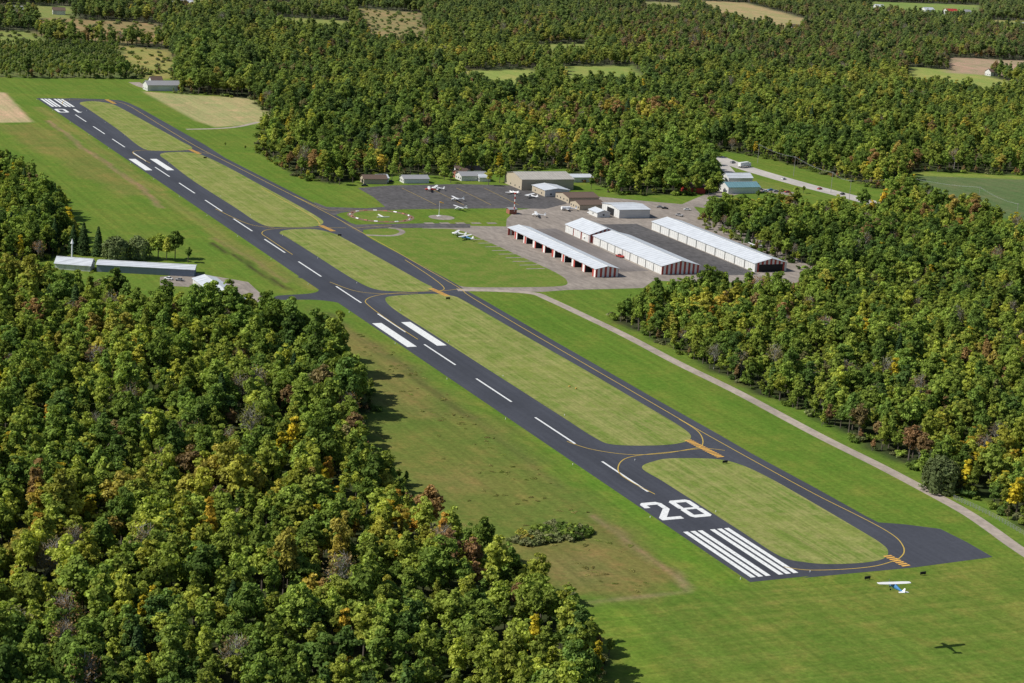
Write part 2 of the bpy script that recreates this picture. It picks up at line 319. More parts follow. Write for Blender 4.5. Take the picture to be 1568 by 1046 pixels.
sheet('hangar_forecourt',GP([(245,424),(300,418),(380,432),(405,455),(395,463),(300,440),(245,437)]),.02,M_ramp)
mb=MB()
for i in range(9):
    u,v=722+i*10.5,367+i*5.6; mb.strip(GP([(u,v),(u+28,v-.6)]),1.6,.06)
for i in range(5): mb.strip(GP([(650+i*24,342),(664+i*24,341.8)]),4,.055+.002*i)
mb.build('tiedown_pads',[M_ramp])
# ---------------- runway markings
mb=MB()
def rect(x0,x1,y0,y1,z=.03): mb.face([(x0,y0,z),(x1,y0,z),(x1,y1,z),(x0,y1,z)])
LEN=1111
for e in (0,1):
    for s_ in (-1,1):
        for k in range(3):
            xa=s_*(1.5+k*2.85); xb=xa+s_*1.85; ya,yb=(3.5,48)
            if e: ya,yb=LEN-yb,LEN-ya
            rect(min(xa,xb),max(xa,xb),ya,yb)
for k in range(16): rect(-.45,.45,90+59.6*k,126.6+59.6*k)
for y0 in (302,770):
    rect(-9.7,-5,y0,y0+45); rect(5,9.7,y0,y0+45)
def digit(ch,x0,y0,wd,ht,flip=False):
    T=(lambda x,y:(x0+x*wd,y0+y*ht,.03)) if not flip else (lambda x,y:(x0-x*wd,y0-y*ht,.03))
    def poly(*p): mb.face([T(*q) for q in p])
    a_=.26; b_=.14
    if ch=='8':
        poly((0,.08),(a_,.14),(a_,.45),(0,.45)); poly((0,.55),(a_,.55),(a_,.86),(0,.92)); poly((1,.08),(1,.45),(1-a_,.45),(1-a_,.14)); poly((1,.55),(1,.92),(1-a_,.86),(1-a_,.55))
        poly((0,.08),(.14,0),(.86,0),(1,.08),(1-a_,.14),(a_,.14)); poly((0,.92),(a_,.86),(1-a_,.86),(1,.92),(.86,1),(.14,1))
        poly((0,.45),(1,.45),(.92,.5),(1,.55),(0,.55),(.08,.5))
    if ch=='0':
        poly((0,.1),(a_,.16),(a_,.84),(0,.9)); poly((1,.1),(1,.9),(1-a_,.84),(1-a_,.16))
        poly((0,.1),(.16,0),(.84,0),(1,.1),(1-a_,.16),(a_,.16)); poly((0,.9),(a_,.84),(1-a_,.84),(1,.9),(.84,1),(.16,1))
    if ch=='1':
        poly((.4,0),(.65,0),(.65,1),(.4,1)); poly((.4,.98),(.15,.78),(.4,.82))
    if ch=='2':
        poly((0,0),(1,0),(1,.14),(0,.14)); poly((0,.14),(.36,.14),(1,.56),(1,.66),(.72,.60))
        poly((.74,.62),(1,.66),(1,.9),(.74,.84)); poly((1,.9),(.84,1),(.16,1),(0,.9),(.26,.85),(.74,.85)); poly((0,.9),(0,.7),(.26,.7),(.26,.85))
digit('2',-10.2,60.5,8.6,18.5); digit('8',1.7,60.5,8.6,18.5)
digit('1',10.2,LEN-60.5,8.6,18.5,True); digit('0',-1.8,LEN-60.5,8.6,18.5,True)
mb.build('runway_markings',[M_white])
mb=MB(); zc=[.060]
def yl(px,wd=.42,m=0,cl=False):
    zc[0]+=.002; mb.strip(spline(GP(px),cl,6),wd,zc[0],m)
yl([(172,155),(195,161),(240,188),(300,224),(345,247),(420,285),(500,326),(545,351),(620,393),(700,439),(720,454),(800,502),(900,560),(1000,618),(1060,653),(1115,684),(1180,720),(1250,758),(1330,798),(1368,820),(1382,835),(1384,847),(1375,857)])
yl([(1375,857),(1340,867),(1290,872),(1235,873),(1200,868)])
yl([(1003,757),(965,737),(947,722),(952,706),(975,698),(1030,692),(1078,687),(1110,690)])
yl([(868,676),(905,688),(960,696),(1010,695),(1050,689),(1075,682),(1070,662),(1040,642)])
yl([(640,520),(600,494),(567,470),(560,460),(580,452),(630,447),(672,446),(700,443)])
yl([(505,432),(545,446),(590,450),(640,449)])
yl([(672,446),(680,441),(660,424),(620,398)])
yl([(448,390),(412,366),(401,357),(415,351),(460,349),(500,349),(530,349)])
yl([(330,320),(380,343),(420,349)])
yl([(490,344),(480,333),(440,310),(400,288)])
yl([(230,250),(205,236),(210,231),(250,230),(298,232),(320,236)])
yl([(95,160),(100,154),(130,153),(172,155)])
yl([(560,322),(520,322),(495,320),(450,300)]); yl([(600,346),(560,348),(540,350)])
for k in range(4): yl([(615+k*42,288),(640+k*42,300),(668+k*42,314)],.3)
for a_,b_ in (((1053,674),(1105,701)),((1358,851),(1390,868)),((660,442),(686,454)),((491,345.5),(511,354.5)),((291,229),(306,236)),((163,152.5),(176,159))):
    A=Vector(G(*a_)); B=Vector(G(*b_)); d=(B-A).normalized(); nn=Vector((-d.y,d.x)); L=(B-A).length; n=max(4,int(L/1.5))
    for i in range(n):
        p0=A+d*(L*i/n); p1=A+d*(L*(i+.62)/n); q=[p0+nn*1.7,p0-nn*1.7,p1-nn*1.7,p1+nn*1.7]; mb.face([(v.x,v.y,.095) for v in reversed(q)],1)
mb.build('taxiway_markings',[M_yel,M_org])
# ---------------- trees
def quads(pos,nrm,size,r):
    n=len(pos); nrm=nrm/np.linalg.norm(nrm,axis=1)[:,None]; t=r.normal(size=(n,3)); t-=nrm*(t*nrm).sum(1)[:,None]; t/=np.linalg.norm(t,axis=1)[:,None]; b_=np.cross(nrm,t)
    s_=size*(.5+1.0*r.random(n))[:,None]; k=(.5+.5*r.random(n))[:,None]
    return np.stack([pos-t*s_-b_*s_*k*.4,pos+t*s_*.2-b_*s_*k,pos+t*s_+b_*s_*k*.3,pos-t*s_*.3+b_*s_*k],1)
def leafcloud(r,cs,rs,n,size,squash=.75,jn=.6):
    out=[];tt=[]
    for c,rad in zip(cs,rs):
        m=int(n*rad*rad)+12; d=r.normal(size=(m,3)); d/=np.linalg.norm(d,axis=1)[:,None]; d[:,2]=np.where(d[:,2]<-.3,-d[:,2],d[:,2])
        rr=rad*(.45+.8*r.random(m)**.8)[:,None]; p=c+d*rr*np.array([1,1,squash])
        nn=d+r.normal(size=(m,3))*jn+np.array([0,0,.35]); out.append(quads(p,nn,size,r)); tt.append(np.full(m,r.uniform(.75,1.25))*r.uniform(.68,1.32,m))
    return np.concatenate(out),np.concatenate(tt)
def make_tree(name,kind,seed,coll,leafm,hh=14,rx=4,size=.38,dens=40,shape=0):
    r=np.random.default_rng(seed); mb=MB()
    if kind=='round':
        rz=hh*(.34 if shape==0 else .42); zc_=hh-rz-.4; K=int(24+rx*4); cs=[];rs=[]
        lean=r.uniform(-.9,.9,2); lob=r.uniform(0,6.28); nl=r.integers(2,5)
        for i in range(K):
            d=r.normal(size=3); d/=np.linalg.norm(d); f=r.uniform(.3,1.0)*(1+.22*math.cos(nl*(math.atan2(d[1],d[0])-lob))); c=np.array([lean[0]*.5,lean[1]*.5,zc_])+d*f*np.array([rx,rx,rz])*.88
            if shape==2 and d[2]>0: c[:2]*=.55
            if d[2]<-.2: c[:2]*=.75
            cs.append(c); rs.append(r.uniform(.16,.38)*rx)
        cs.append(np.array([lean[0],lean[1],hh-1.0])); rs.append(rx*.26)
        q,t=leafcloud(r,cs,rs,dens,size)
        mb.cyl((0,0,-.3),(0,0,zc_*.6),.32,.22,6,1); mb.cyl((0,0,zc_*.6),(lean[0],lean[1],hh*.85),.22,.05,5,1)
        for c in cs[:8]: mb.cyl((0,0,zc_*r.uniform(.4,.8)),tuple(c),.13,.03,4,1)
    elif kind=='cone':
        P=[];NN=[]
        for i in range(26):
            z=1.2+(hh-1.2)*(i/26)**.95; rad=rx*(1-(z/hh))**.8+.15; m=int(16+rad*38)
            th=r.uniform(0,2*np.pi,m); rr=rad*np.sqrt(r.uniform(.25,1,m))*(1+.18*np.sin(th*5+i*2)); P.append(np.stack([rr*np.cos(th),rr*np.sin(th),z-.35*rr+r.uniform(-.2,.2,m)],1)); NN.append(np.stack([np.cos(th)*.7,np.sin(th)*.7,np.full(m,.8)],1)+r.normal(size=(m,3))*.3)
        P=np.concatenate(P); q=quads(P,np.concatenate(NN),size*.85,r); t=r.uniform(.7,1.3,len(P)); mb.cyl((0,0,-.3),(0,0,hh*.97),.25,.03,6,1)
    elif kind=='willow':
        rz=hh*.36; cs=[];rs=[]
        for i in range(26):
            d=r.normal(size=3); d/=np.linalg.norm(d); d[2]=abs(d[2]); cs.append(np.array([0,0,hh*.5])+d*r.uniform(.4,.85)*np.array([rx,rx,rz*1.1])); rs.append(r.uniform(.22,.36)*rx)
        q,t=leafcloud(r,cs,rs,dens*.7,size,.9); m=1500; th=r.uniform(0,2*np.pi,m); rr=rx*(.88+.16*np.sin(th*7)+r.normal(0,.07,m)); z=r.uniform(.6,hh*.62,m)
        P=np.stack([rr*np.cos(th),rr*np.sin(th),z],1); q2=quads(P,np.stack([np.cos(th),np.sin(th),np.full(m,.2)],1)+r.normal(size=(m,3))*.3,size,r); q=np.concatenate([q,q2]); t=np.concatenate([t,r.uniform(.6,1.2,m)])
        mb.cyl((0,0,-.3),(0,0,hh*.5),.5,.3,7,1)
        for i in range(7): mb.cyl((0,0,hh*.3),tuple(cs[i]),.18,.04,4,1)
    elif kind=='bush':
        cs=[np.array([r.uniform(-1,1)*rx*.6,r.uniform(-1,1)*rx*.6,hh*r.uniform(.2,.55)]) for i in range(8)]; q,t=leafcloud(r,cs,[rx*.4]*8,dens*.6,size)
        mb.cyl((0,0,-.1),(0,0,hh*.5),.08,.04,4,1); mb.cyl((0,0,0),tuple(cs[0]),.06,.03,4,1)
    elif kind=='bare':
        mb.cyl((0,0,-.3),(0,0,hh*.9),.25,.05,6,1); P=[]
        for i in range(34):
            z=hh*r.uniform(.25,.9); th=r.uniform(0,6.28); L=(hh-z)*.5+1; e=Vector((math.cos(th)*L*.75,math.sin(th)*L*.75,z+L*.75)); mb.cyl((0,0,z),e,.09,.03,4,1)
            for j in range(6):
                f=r.uniform(.4,1); s_=Vector((0,0,z)).lerp(e,f); mb.cyl(s_,s_+Vector(r.normal(size=3)*.8)+Vector((0,0,.6)),.05,.02,3,1)
            P.append(np.array(e)[None]+r.normal(size=(12,3))*.7)
        P=np.concatenate(P); q=quads(P,r.normal(size=P.shape),size*.7,r); t=r.uniform(.6,1.2,len(P))
    nb=len(mb.v); n=len(q); mb.v+= [tuple(x) for x in q.reshape(-1,3)]; mb.f+=[(nb+4*i,nb+4*i+1,nb+4*i+2,nb+4*i+3) for i in range(n)]; nf0=len(mb.mi); mb.mi+=[0]*n
    o=mb.build(name,[leafm,M_bark if kind!='bare' else M_bb],coll=coll); a_=o.data.attributes.new('tint','FLOAT','FACE'); a_.data.foreach_set('value',np.concatenate([np.ones(nf0),t])); return o
tc=bpy.data.collections.new('tree_kinds'); T=[]
# 0-9 mixed green, 10-12 light, 13-14 turning, 15 conifer, 16 bare, 17 autumn, 18 willow, 19 bush, 20 scrub, 21 weed
spec=[('round',15,4.2,M_leaf,0),('round',14,3.4,M_leaf,1),('round',13,4.8,M_leaf,0),('round',16,3.2,M_leaf,2),('round',12,3.2,M_leaf,0),('round',14,4.4,M_leaf,2),('round',15.5,3.7,M_leaf,1),('round',11,3.4,M_leaf,0),('round',17,5.2,M_leaf,1),('round',10,2.6,M_leaf,2),
 ('round',14,3.8,M_leafL,0),('round',12,3.0,M_leafL,1),('round',13.5,3.4,M_leafL,2),('round',13,3.8,M_leafB,0),('round',11.5,3.,M_leafB,1),
 ('cone',14,3.2,M_con,0),('bare',12,3,M_leafB,0),('round',12,2.8,M_yl,2),('willow',11,5.5,M_wil,0),('bush',2.6,2.2,M_leaf,0),('bush',2.2,2.2,M_scrub,0),('bush',1.0,1.4,M_weed,0)]
for i,(k,h_,rx_,m_,sh) in enumerate(spec): T.append(make_tree('kind_%02d_tree'%i,k,100+i,tc,m_,h_,rx_,shape=sh))
def scatter(name,pts,idx,rot,scl):
    me=bpy.data.meshes.new(name); n=len(pts); me.vertices.add(n); me.vertices.foreach_set('co',np.array(pts,dtype=np.float32).ravel())
    me.attributes.new('idx','INT','POINT').data.foreach_set('value',idx.astype(np.int32)); me.attributes.new('rot','FLOAT','POINT').data.foreach_set('value',rot.astype(np.float32)); me.attributes.new('scl','FLOAT_VECTOR','POINT').data.foreach_set('vector',scl.astype(np.float32).ravel())
    o=bpy.data.objects.new(name,me); sc.collection.objects.link(o)
    ng=bpy.data.node_groups.new(name,'GeometryNodeTree'); ng.interface.new_socket(name='Geometry',in_out='INPUT',socket_type='NodeSocketGeometry'); ng.interface.new_socket(name='Geometry',in_out='OUTPUT',socket_type='NodeSocketGeometry')
    A=ng.nodes.new; gi=A('NodeGroupInput'); g2=A('NodeGroupOutput'); ip=A('GeometryNodeInstanceOnPoints'); ci=A('GeometryNodeCollectionInfo'); ci.inputs['Collection'].default_value=tc; ci.inputs['Separate Children'].default_value=True; ci.inputs['Reset Children'].default_value=True
    def na(nm,ty):
        x=A('GeometryNodeInputNamedAttribute'); x.data_type=ty; x.inputs['Name'].default_value=nm; return [s_ for s_ in x.outputs if s_.enabled and s_.name=='Attribute'][0]
    cx=A('ShaderNodeCombineXYZ'); l=ng.links.new
    l(gi.outputs[0],ip.inputs['Points']); l(ci.outputs[0],ip.inputs['Instance']); ip.inputs['Pick Instance'].default_value=True
    l(na('idx','INT'),ip.inputs['Instance Index']); l(na('rot','FLOAT'),cx.inputs[2]); l(cx.outputs[0],ip.inputs['Rotation']); l(na('scl','FLOAT_VECTOR'),ip.inputs['Scale']); l(ip.outputs[0],g2.inputs[0])
    md=o.modifiers.new('scatter','NODES'); md.node_group=ng; return o
def fill(P,d,jit=.5):
    P_=np.array(P); gx=np.arange(P_[:,0].min(),P_[:,0].max(),d); gy=np.arange(P_[:,1].min(),P_[:,1].max(),d*.87); x,y=np.meshgrid(gx,gy); x=x+(np.arange(len(gy))%2)[:,None]*d/2
    x=(x+rng.uniform(-jit,jit,x.shape)*d).ravel(); y=(y+rng.uniform(-jit,jit,y.shape)*d).ravel(); m=inside(P,x,y); return x[m],y[m]
# stands: polygon, kinds, share of trees replaced
ST=[(GP([(640,52),(990,55),(1010,112),(640,112)]),(10,11,12),.65),(GP([(180,60),(480,50),(480,85),(280,90)]),(10,12,11),.45),
 (GP([(930,20),(1600,60),(1600,118),(1250,118),(950,85)]),(13,14),.4),(GP([(1000,100),(1600,110),(1600,260),(1100,200)]),(10,11,12),.35),
 (GP([(700,60),(860,20),(1300,0),(1600,20),(1600,60),(900,50)]),(13,14,10),.25),
 (GP([(-100,560),(300,540),(640,760),(760,880),(900,960),(900,1150),(300,1150),(-100,900)]),(10,11,12),.36),
 (GP([(1000,480),(1700,420),(1700,900),(1300,680)]),(10,11,12),.42),(GP([(1180,560),(1420,600),(1420,730),(1250,660)]),(13,14,16),.15),
 (GP([(780,170),(1100,160),(1100,220),(820,230)]),(10,13),.25),(GP([(-100,20),(300,0),(600,0),(600,40),(0,40)]),(10,13,12),.35),
 (GP([(100,640),(420,640),(420,760),(100,760)]),(13,16,10),.12),(GP([(380,640),(640,760),(760,900),(620,900),(420,740)]),(12,10,17),.4),
 (GP([(1470,680),(1700,700),(1700,880),(1480,770)]),(17,12,10),.5),(GP([(640,740),(720,740),(740,870),(660,850)]),(17,12),.4),(GP([(380,600),(520,600),(540,660),(400,650)]),(13,16,10),.25)]
DARK=[GP([(262,70),(400,70),(420,155),(270,150)]),GP([(960,230),(1110,230),(1110,310),(940,310)]),GP([(480,500),(600,560),(600,660),(480,620)])]
def forest(name,P,d,smin,smax,ex=(),pc=.008,pb=.015,py=.016):
    x,y=fill(P,d); keep=np.ones(len(x),bool)
    for e in ex: keep&=~inside(e,x,y)
    gapn=np.sin(x/23+1.3*np.sin(y/31))*np.sin(y/19+1.1*np.sin(x/27))
    keep&=rng.random(len(x))>(.03+.18*(gapn>.76)); x=x[keep]; y=y[keep]; n=len(x)
    idx=rng.integers(0,10,n); patch=np.sin(x/37+2*np.sin(y/53))+np.sin(y/29+1.7*np.sin(x/61)); r=rng.random(n)
    m=(patch>.6)&(r<.45); idx[m]=rng.integers(10,13,m.sum()); m=(patch<-1.1)&(r<.16); idx[m]=rng.integers(13,15,m.sum())
    for S,ks,pr in ST:
        m=inside(S,x,y)&(rng.random(n)<pr); idx[m]=rng.choice(ks,m.sum())
    r=rng.random(n); idx[r<pc]=15; idx[(r>=pc)&(r<pc+pb)]=16; idx[(r>=pc+pb)&(r<pc+pb+py)]=17
    s_=smin+(smax-smin)*rng.random(n)**1.3*(1+.2*np.sin(x/41)*np.sin(y/57)); 
    for D in DARK:
        m=inside(D,x,y); idx[m]=rng.integers(0,9,m.sum()); s_[m]*=1.18
    sz=s_*rng.uniform(.78,1.2,n)
    scatter(name,np.stack([x,y,np.zeros(n)],1),idx,rng.uniform(0,6.28,n),np.stack([s_,s_,sz],1))
forest('near_forest',FL,5.8,.55,1.3)
forest('left_forest',FL2,6,.75,1.2,pc=.06)
forest('east_forest',FR,6.0,.58,1.22,pb=.03)
forest('distant_forest',FT,8.3,.7,1.35,[e[0] for e in EX]+[ORCH],py=.02)
# orchard: regular rows of small trees
gx,gy=np.meshgrid(np.arange(-300,900,9.),np.arange(1000,2600,5.)); c_,s_=math.cos(.35),math.sin(.35); x=(gx*c_-gy*s_+500).ravel(); y=(gx*s_+gy*c_).ravel(); m=inside(ORCH,x,y)&(rng.random(x.size)>.06); x,y=x[m],y[m]; n=len(x)
scatter('orchard',np.stack([x+rng.normal(0,.4,n),y+rng.normal(0,.4,n),np.zeros(n)],1),rng.choice([4,7,0],n),rng.uniform(0,6,n),np.repeat(rng.uniform(.36,.56,n)[:,None],3,1))
# ragged edges: shrubs and saplings along the forest boundaries
ex_,ey_=[],[]
for P_ in (FL,FL2,FR,FT):
    P_=P_+[P_[0]]
    for (xa,ya),(xb,yb) in zip(P_[:-1],P_[1:]):
        L=math.hypot(xb-xa,yb-ya)
        if L>500: continue
        k=int(L/2.6); t=rng.random(k); ex_+=list(xa+(xb-xa)*t+rng.normal(0,3.2,k)); ey_+=list(ya+(yb-ya)*t+rng.normal(0,3.2,k))
ex_=np.array(ex_); ey_=np.array(ey_); rw=np.array(rp); dmin=np.min(np.hypot(ex_[:,None]-rw[None,:,0],ey_[:,None]-rw[None,:,1]),1); m=dmin>9; ex_,ey_=ex_[m],ey_[m]; n=len(ex_)
kk=rng.choice([19,19,19,20,20,9,11,14],n); s_=np.where(kk>=19,rng.uniform(.4,1.5,n),rng.uniform(.3,.6,n))
scatter('forest_edge_shrubs',np.stack([ex_,ey_,np.zeros(n)],1),kk,rng.uniform(0,6,n),np.stack([s_,s_,s_],1))
# bushes in the far fields
bx,by=[],[]
for e,_ in EX[:4]:
    x,y=fill(e,18); bx+=list(x); by+=list(y)
n=len(bx); scatter('field_shrubs',np.stack([bx,by,np.zeros(n)],1),rng.choice([19,20,19],n),rng.uniform(0,6,n),np.repeat(rng.uniform(.6,1.6,n)[:,None],3,1))
x,y=fill(GP([(780,829),(812,816),(845,804),(885,808),(912,816),(900,826),(850,832),(800,836)]),2.1); n=len(x)
scatter('thicket',np.stack([x,y,np.zeros(n)],1),rng.choice([20,20,19],n),rng.uniform(0,6,n),np.repeat(rng.uniform(.5,1.25,n)[:,None],3,1))
# weeds in the rough pasture
x,y=fill(GP([(500,490),(590,530),(690,600),(800,690),(900,770),(1000,850),(1050,890),(1040,903),(900,915),(770,870),(650,790),(600,700),(560,650),(640,650),(600,600),(560,560)]),4.6,.9); k=(np.sin(x/9+y/13)*np.sin(y/11)+rng.normal(0,.5,len(x)))>.75; x,y=x[k],y[k]; n=len(x)
scatter('pasture_weeds',np.stack([x,y,np.zeros(n)],1),np.full(n,21),rng.uniform(0,6,n),np.stack([rng.uniform(.3,1.,n),rng.uniform(.3,1.,n),rng.uniform(.1,.35,n)],1))
def tree(name,k,u,v,s_=1.,sz=None):
    o=bpy.data.objects.new(name,T[k].data); sc.collection.objects.link(o); x,y=G(u,v); o.location=(x,y,0); o.rotation_euler=(0,0,random.uniform(0,6.28)); o.scale=(s_,s_,sz or s_)
for u,v,k,s_ in [(178,398,18,1.25),(212,396,18,1.2),(242,397,2,1.05),(268,396,0,1.0),(255,399,5,.9),(150,392,15,1.15),(128,390,15,1.25),(112,388,15,1.1),(288,402,4,.7),(50,425,2,.8),(75,432,6,.6),(95,436,4,.6),(345,225,4,.3),(375,230,4,.3),(1440,752,18,1.35),(1412,738,5,.9),(560,278,15,.7),(680,275,2,.8),(765,280,2,.9),(775,272,5,.9),(600,276,0,.8),(655,272,5,.8),(735,262,1,.9),(690,280,7,.7),(748,284,10,.8),(540,280,4,.8),(520,283,0,.8),(950,285,4,.8),(1230,296,7,.5),(1068,296,2,.9),(1085,300,5,.9),(1100,292,0,.9),(905,290,4,.7),(1180,310,2,.6),(1160,306,4,.6)]:
    nm={18:'willow_tree',15:'spruce_tree'}.get(k,'deciduous_tree'); tree(nm,k,u,v,s_)
# ---------------- buildings
def metal(name,c,axis='x',pitch=1.0,var=.08):
    a=N(name); p=a.pos({'x':(1,0,0),'y':(0,1,0)}[axis]); wv=a.n('TexWave',{'Vector':p,'Scale':.314/pitch*1.0},wave_type='BANDS',bands_direction=axis.upper()).outputs[0]
    n=a.noise(a.pos(),.25,4); st=a.noise(a.pos((.08,1.2,1) if axis=='y' else (1.2,.08,1)),1.,3)
    col=a.mix(a.mr(wv,0,.25,1,0),tuple(c),tuple(x*.8 for x in c)); col=a.scale(col,a.mr(n,.3,.7,1-var,1+var)); col=a.scale(col,a.mr(st,.35,.65,.9,1.05)); return a.bsdf(col,.45,.4)
def striped(name,axis,period,c1=(.70,.70,.68),c2=(.40,.07,.055)):
    a=N(name); s_=a.n('SeparateXYZ',{0:a.n('NewGeometry').outputs['Position']}); v=a.n('Math',{0:s_.outputs[axis],1:1/period},operation='MULTIPLY').outputs[0]; v=a.n('Math',{0:v},operation='FRACT').outputs[0]
    k=a.n('Math',{0:v,1:.5},operation='GREATER_THAN').outputs[0]; return a.bsdf(a.mix(k,c1,c2),.5,.3)
M_roof=metal('white_metal_roof',(.58,.61,.65),'y',3.5)
M_wall=metal('white_metal_wall',(.66,.66,.64),'y',2.4,.05)
M_strX=striped('red_white_gable','X',2.8); M_strY=striped('red_white_side','Y',4.6)
M_dark=plain('dark_interior',(.02,.02,.022)); M_tan=plain('tan_siding',(.42,.36,.27),.7,.08); M_brn=plain('brown_shingles',(.13,.09,.07),.9,.2); M_glass=plain('window_glass',(.03,.04,.05),.15,.1,.8,.6)
M_red=plain('red_paint',(.42,.05,.04),.5,.1); M_gry=plain('grey_metal',(.3,.3,.31),.5); M_brick=plain('brick',(.30,.12,.08),.85,.2); M_blue=plain('blue_paint',(.06,.2,.42),.35,.1); M_wp=plain('aircraft_white',(.78,.78,.78),.3,.03); M_tire=plain('tyre_rubber',(.02,.02,.02),.9); M_grn=metal('green_metal_roof',(.16,.30,.34),'x',2)
def gable(name,x0,x1,y0,y1,he,hr,ridge='y',wall=M_wall,gw=None,roof=M_roof,rz=0,bays=None,doors=None,over=.5,enddoor=0,windows=0,z0=0):
    """gabled building; ridge along local y or x; bays: open bays on -x side"""
    cx,cy=(x0+x1)/2,(y0+y1)/2; E=empty(name,(cx,cy,z0),rz); W=(x1-x0)/2; L=(y1-y0)/2; gw=gw or wall
    if ridge=='x': W,L=L,W
    def t(x,y,z): return (x,y,z) if ridge=='y' else (y,-x,z)
    wl=MB(); g=MB(); rf=MB(); tr=MB(); dk=MB()
    th=.25
    def bx(m,a,b,c,d,e,f):
        m.hexa([t(a,c,e),t(b,c,e),t(b,d,e),t(a,d,e),t(a,c,f),t(b,c,f),t(b,d,f),t(a,d,f)])
    bx(wl,W-th,W,-L+th,L-th,0,he-.02)
    if bays:
        n=bays; s_=(2*L-2*th)/n; 
        for i in range(n):
            y_=-L+th+i*s_; bx(wl,-W,-W+th,y_,y_+s_*.30,0,he-.6)
        bx(wl,-W,-W+th,-L+th,L-th,he-.6,he-.02)
        bx(dk,W*.2,W*.2+.2,-L+th+.02,L-th-.02,.0,he-.1)
        for i in range(1,n): bx(dk,-W+th+.01,W*.2-.01,-L+th+i*s_-.1,-L+th+i*s_+.1,0,he-.15)
    else:
        bx(wl,-W,-W+th,-L+th,L-th,0,he-.02)
        if doors:
            s_=2*L/doors
            for i in range(doors):
                y_=-L+s_*i+s_*.08; bx(tr,-W-.06,-W-.005,y_,y_+s_*.84,.05,he*.86); bx(tr,W+.005,W+.06,y_,y_+s_*.84,.05,he*.86)
                if i: bx(dk,-W-.09,-W-.065,y_-s_*.1,y_-s_*.05,0,he*.9)
    for e in (-1,1):
        ya,yb=(L-th,L) if e>0 else (-L,-L+th)
        P=[(-W,0),(W,0),(W,he),(0,hr),(-W,he)]; b=len(g.v)
        g.v+=[t(x,ya,z) for x,z in P]+[t(x,yb,z) for x,z in P]; g.f+=[(b,b+1,b+2,b+3,b+4),(b+9,b+8,b+7,b+6,b+5)]+[(b+i,b+5+i,b+5+(i+1)%5,b+(i+1)%5) for i in range(5)]; g.mi+=[0]*7
    if enddoor: bx(dk,-W*enddoor,W*enddoor,-L-.06,-L-.01,.02,he*.85); 
    for i in range(windows):
        xx=-W+2*W*(i+.5)/windows; bx(dk,xx-.6,xx+.6,-L-.05,-L-.01,1.0,2.1); yy=-L+2*L*(i+.5)/windows; bx(dk,-W-.05,-W-.01,yy-.6,yy+.6,1.0,2.1)
    sl=(hr-he)/W
    for e in (-1,1):
        xa=e*(W+over); za=he-sl*over+.03; zb=hr+.03
        q=[t(0,-L-over,zb),t(xa,-L-over,za),t(xa,L+over,za),t(0,L+over,zb)]; q2=[(x,y,z+.18) for x,y,z in q]
        rf.hexa(q+q2 if e>0 else [q[0],q[3],q[2],q[1],q2[0],q2[3],q2[2],q2[1]])
    bx(tr,-.25,.25,-L-over,L+over,hr+.16,hr+.26)
    wl.build('walls',[wall],E); g.build('gable_walls',[gw],E); rf.build('roof',[roof],E); tr.build('trim_and_doors',[M_wall if roof!=M_brn else M_brn],E)
    if dk.f: dk.build('openings',[M_dark if bays or enddoor or doors else M_glass],E)
    return E
gable('open_bay_hangar',150,164,428,543,4.6,6.0,'y',M_strY,M_strX,bays=9)
gable('long_hangar',192,216,430,514,4.8,7.6,'y',M_wall,M_strX,doors=9)
gable('long_hangar',191,213,517,549,4.8,8.4,'y',M_strY,M_strX,doors=3)
gable('long_hangar',252,273,430,552,5.0,7.6,'y',M_wall,M_strX,doors=11,enddoor=.75)
gable('small_hangar',248,270,588,612,5.4,6.9,'x',M_wall,M_wall,windows=0,enddoor=.4)
gable('maintenance_hangar',226,265,688,716,7.2,10,'x',M_tan,M_tan,roof=metal('grey_tan_roof',(.44,.41,.36),'x',2),windows=4)
gable('white_hangar_annex',232,250,664,684,4.2,5.4,'y',M_tan,M_wall,windows=2)
gable('terminal_building',238,260,640,660,3.6,5.4,'x',M_tan,M_tan,roof=M_brn,windows=4)
x,y=G(900,319); gable('office_building',x-9,x+9,y-6,y+8,3.4,5.2,'x',M_tan,M_tan,roof=M_brn,windows=4)
x,y=G(886,277); gable('white_shed',x-8,x+8,y-6,y+6,3.5,4.8,'x',M_wall,M_wall,windows=2)
x,y=G(925,332); gable('white_shed',x-6,x+3,y-2,y+10,3.0,4.4,'y',M_wall,M_wall,windows=1)
for u,v,wd,dp,h_,wm,rm in [(572,280,16,9,3.4,M_tan,M_brn),(583,278,8,8,3,M_wall,M_roof),(634,279,18,9,3,M_wall,M_gry),(714,266,18,9,3.4,M_wall,M_brn),(722,275,20,10,3.4,M_wall,M_gry),(705,272,8,8,3.2,M_brick,M_brn),(740,277,8,6,3,M_wall,M_roof),(248,138,30,12,5,M_wall,M_gry),(238,134,10,10,6,M_wall,M_brn),(1060,294,14,12,4,M_red,M_brn),(1132,294,26,12,4.5,M_wall,M_grn),(1128,280,20,10,4.5,M_wall,M_roof),(1455,22,24,14,6,M_wall,M_red),(1420,20,20,12,6,M_wall,M_roof),(275,12,30,16,6,M_wall,M_roof),(1215,46,16,12,5,M_wall,M_brn),(285,8,16,10,5,M_wall,M_gry),(1480,22,12,10,5,M_wall,M_gry),(1520,116,16,10,5,M_wall,M_brn),(1345,14,16,10,5,M_wall,M_roof),(30,20,18,12,5,M_wall,M_gry),(90,22,14,10,5,M_wall,M_brn),(1560,42,16,10,5,M_wall,M_roof)]:
    x,y=G(u,v); gable('house',x-wd/2,x+wd/2,y-dp/2,y+dp/2,h_,h_*1.6,'x',wm,wm,roof=rm,rz=random.uniform(-.15,.15),windows=3)
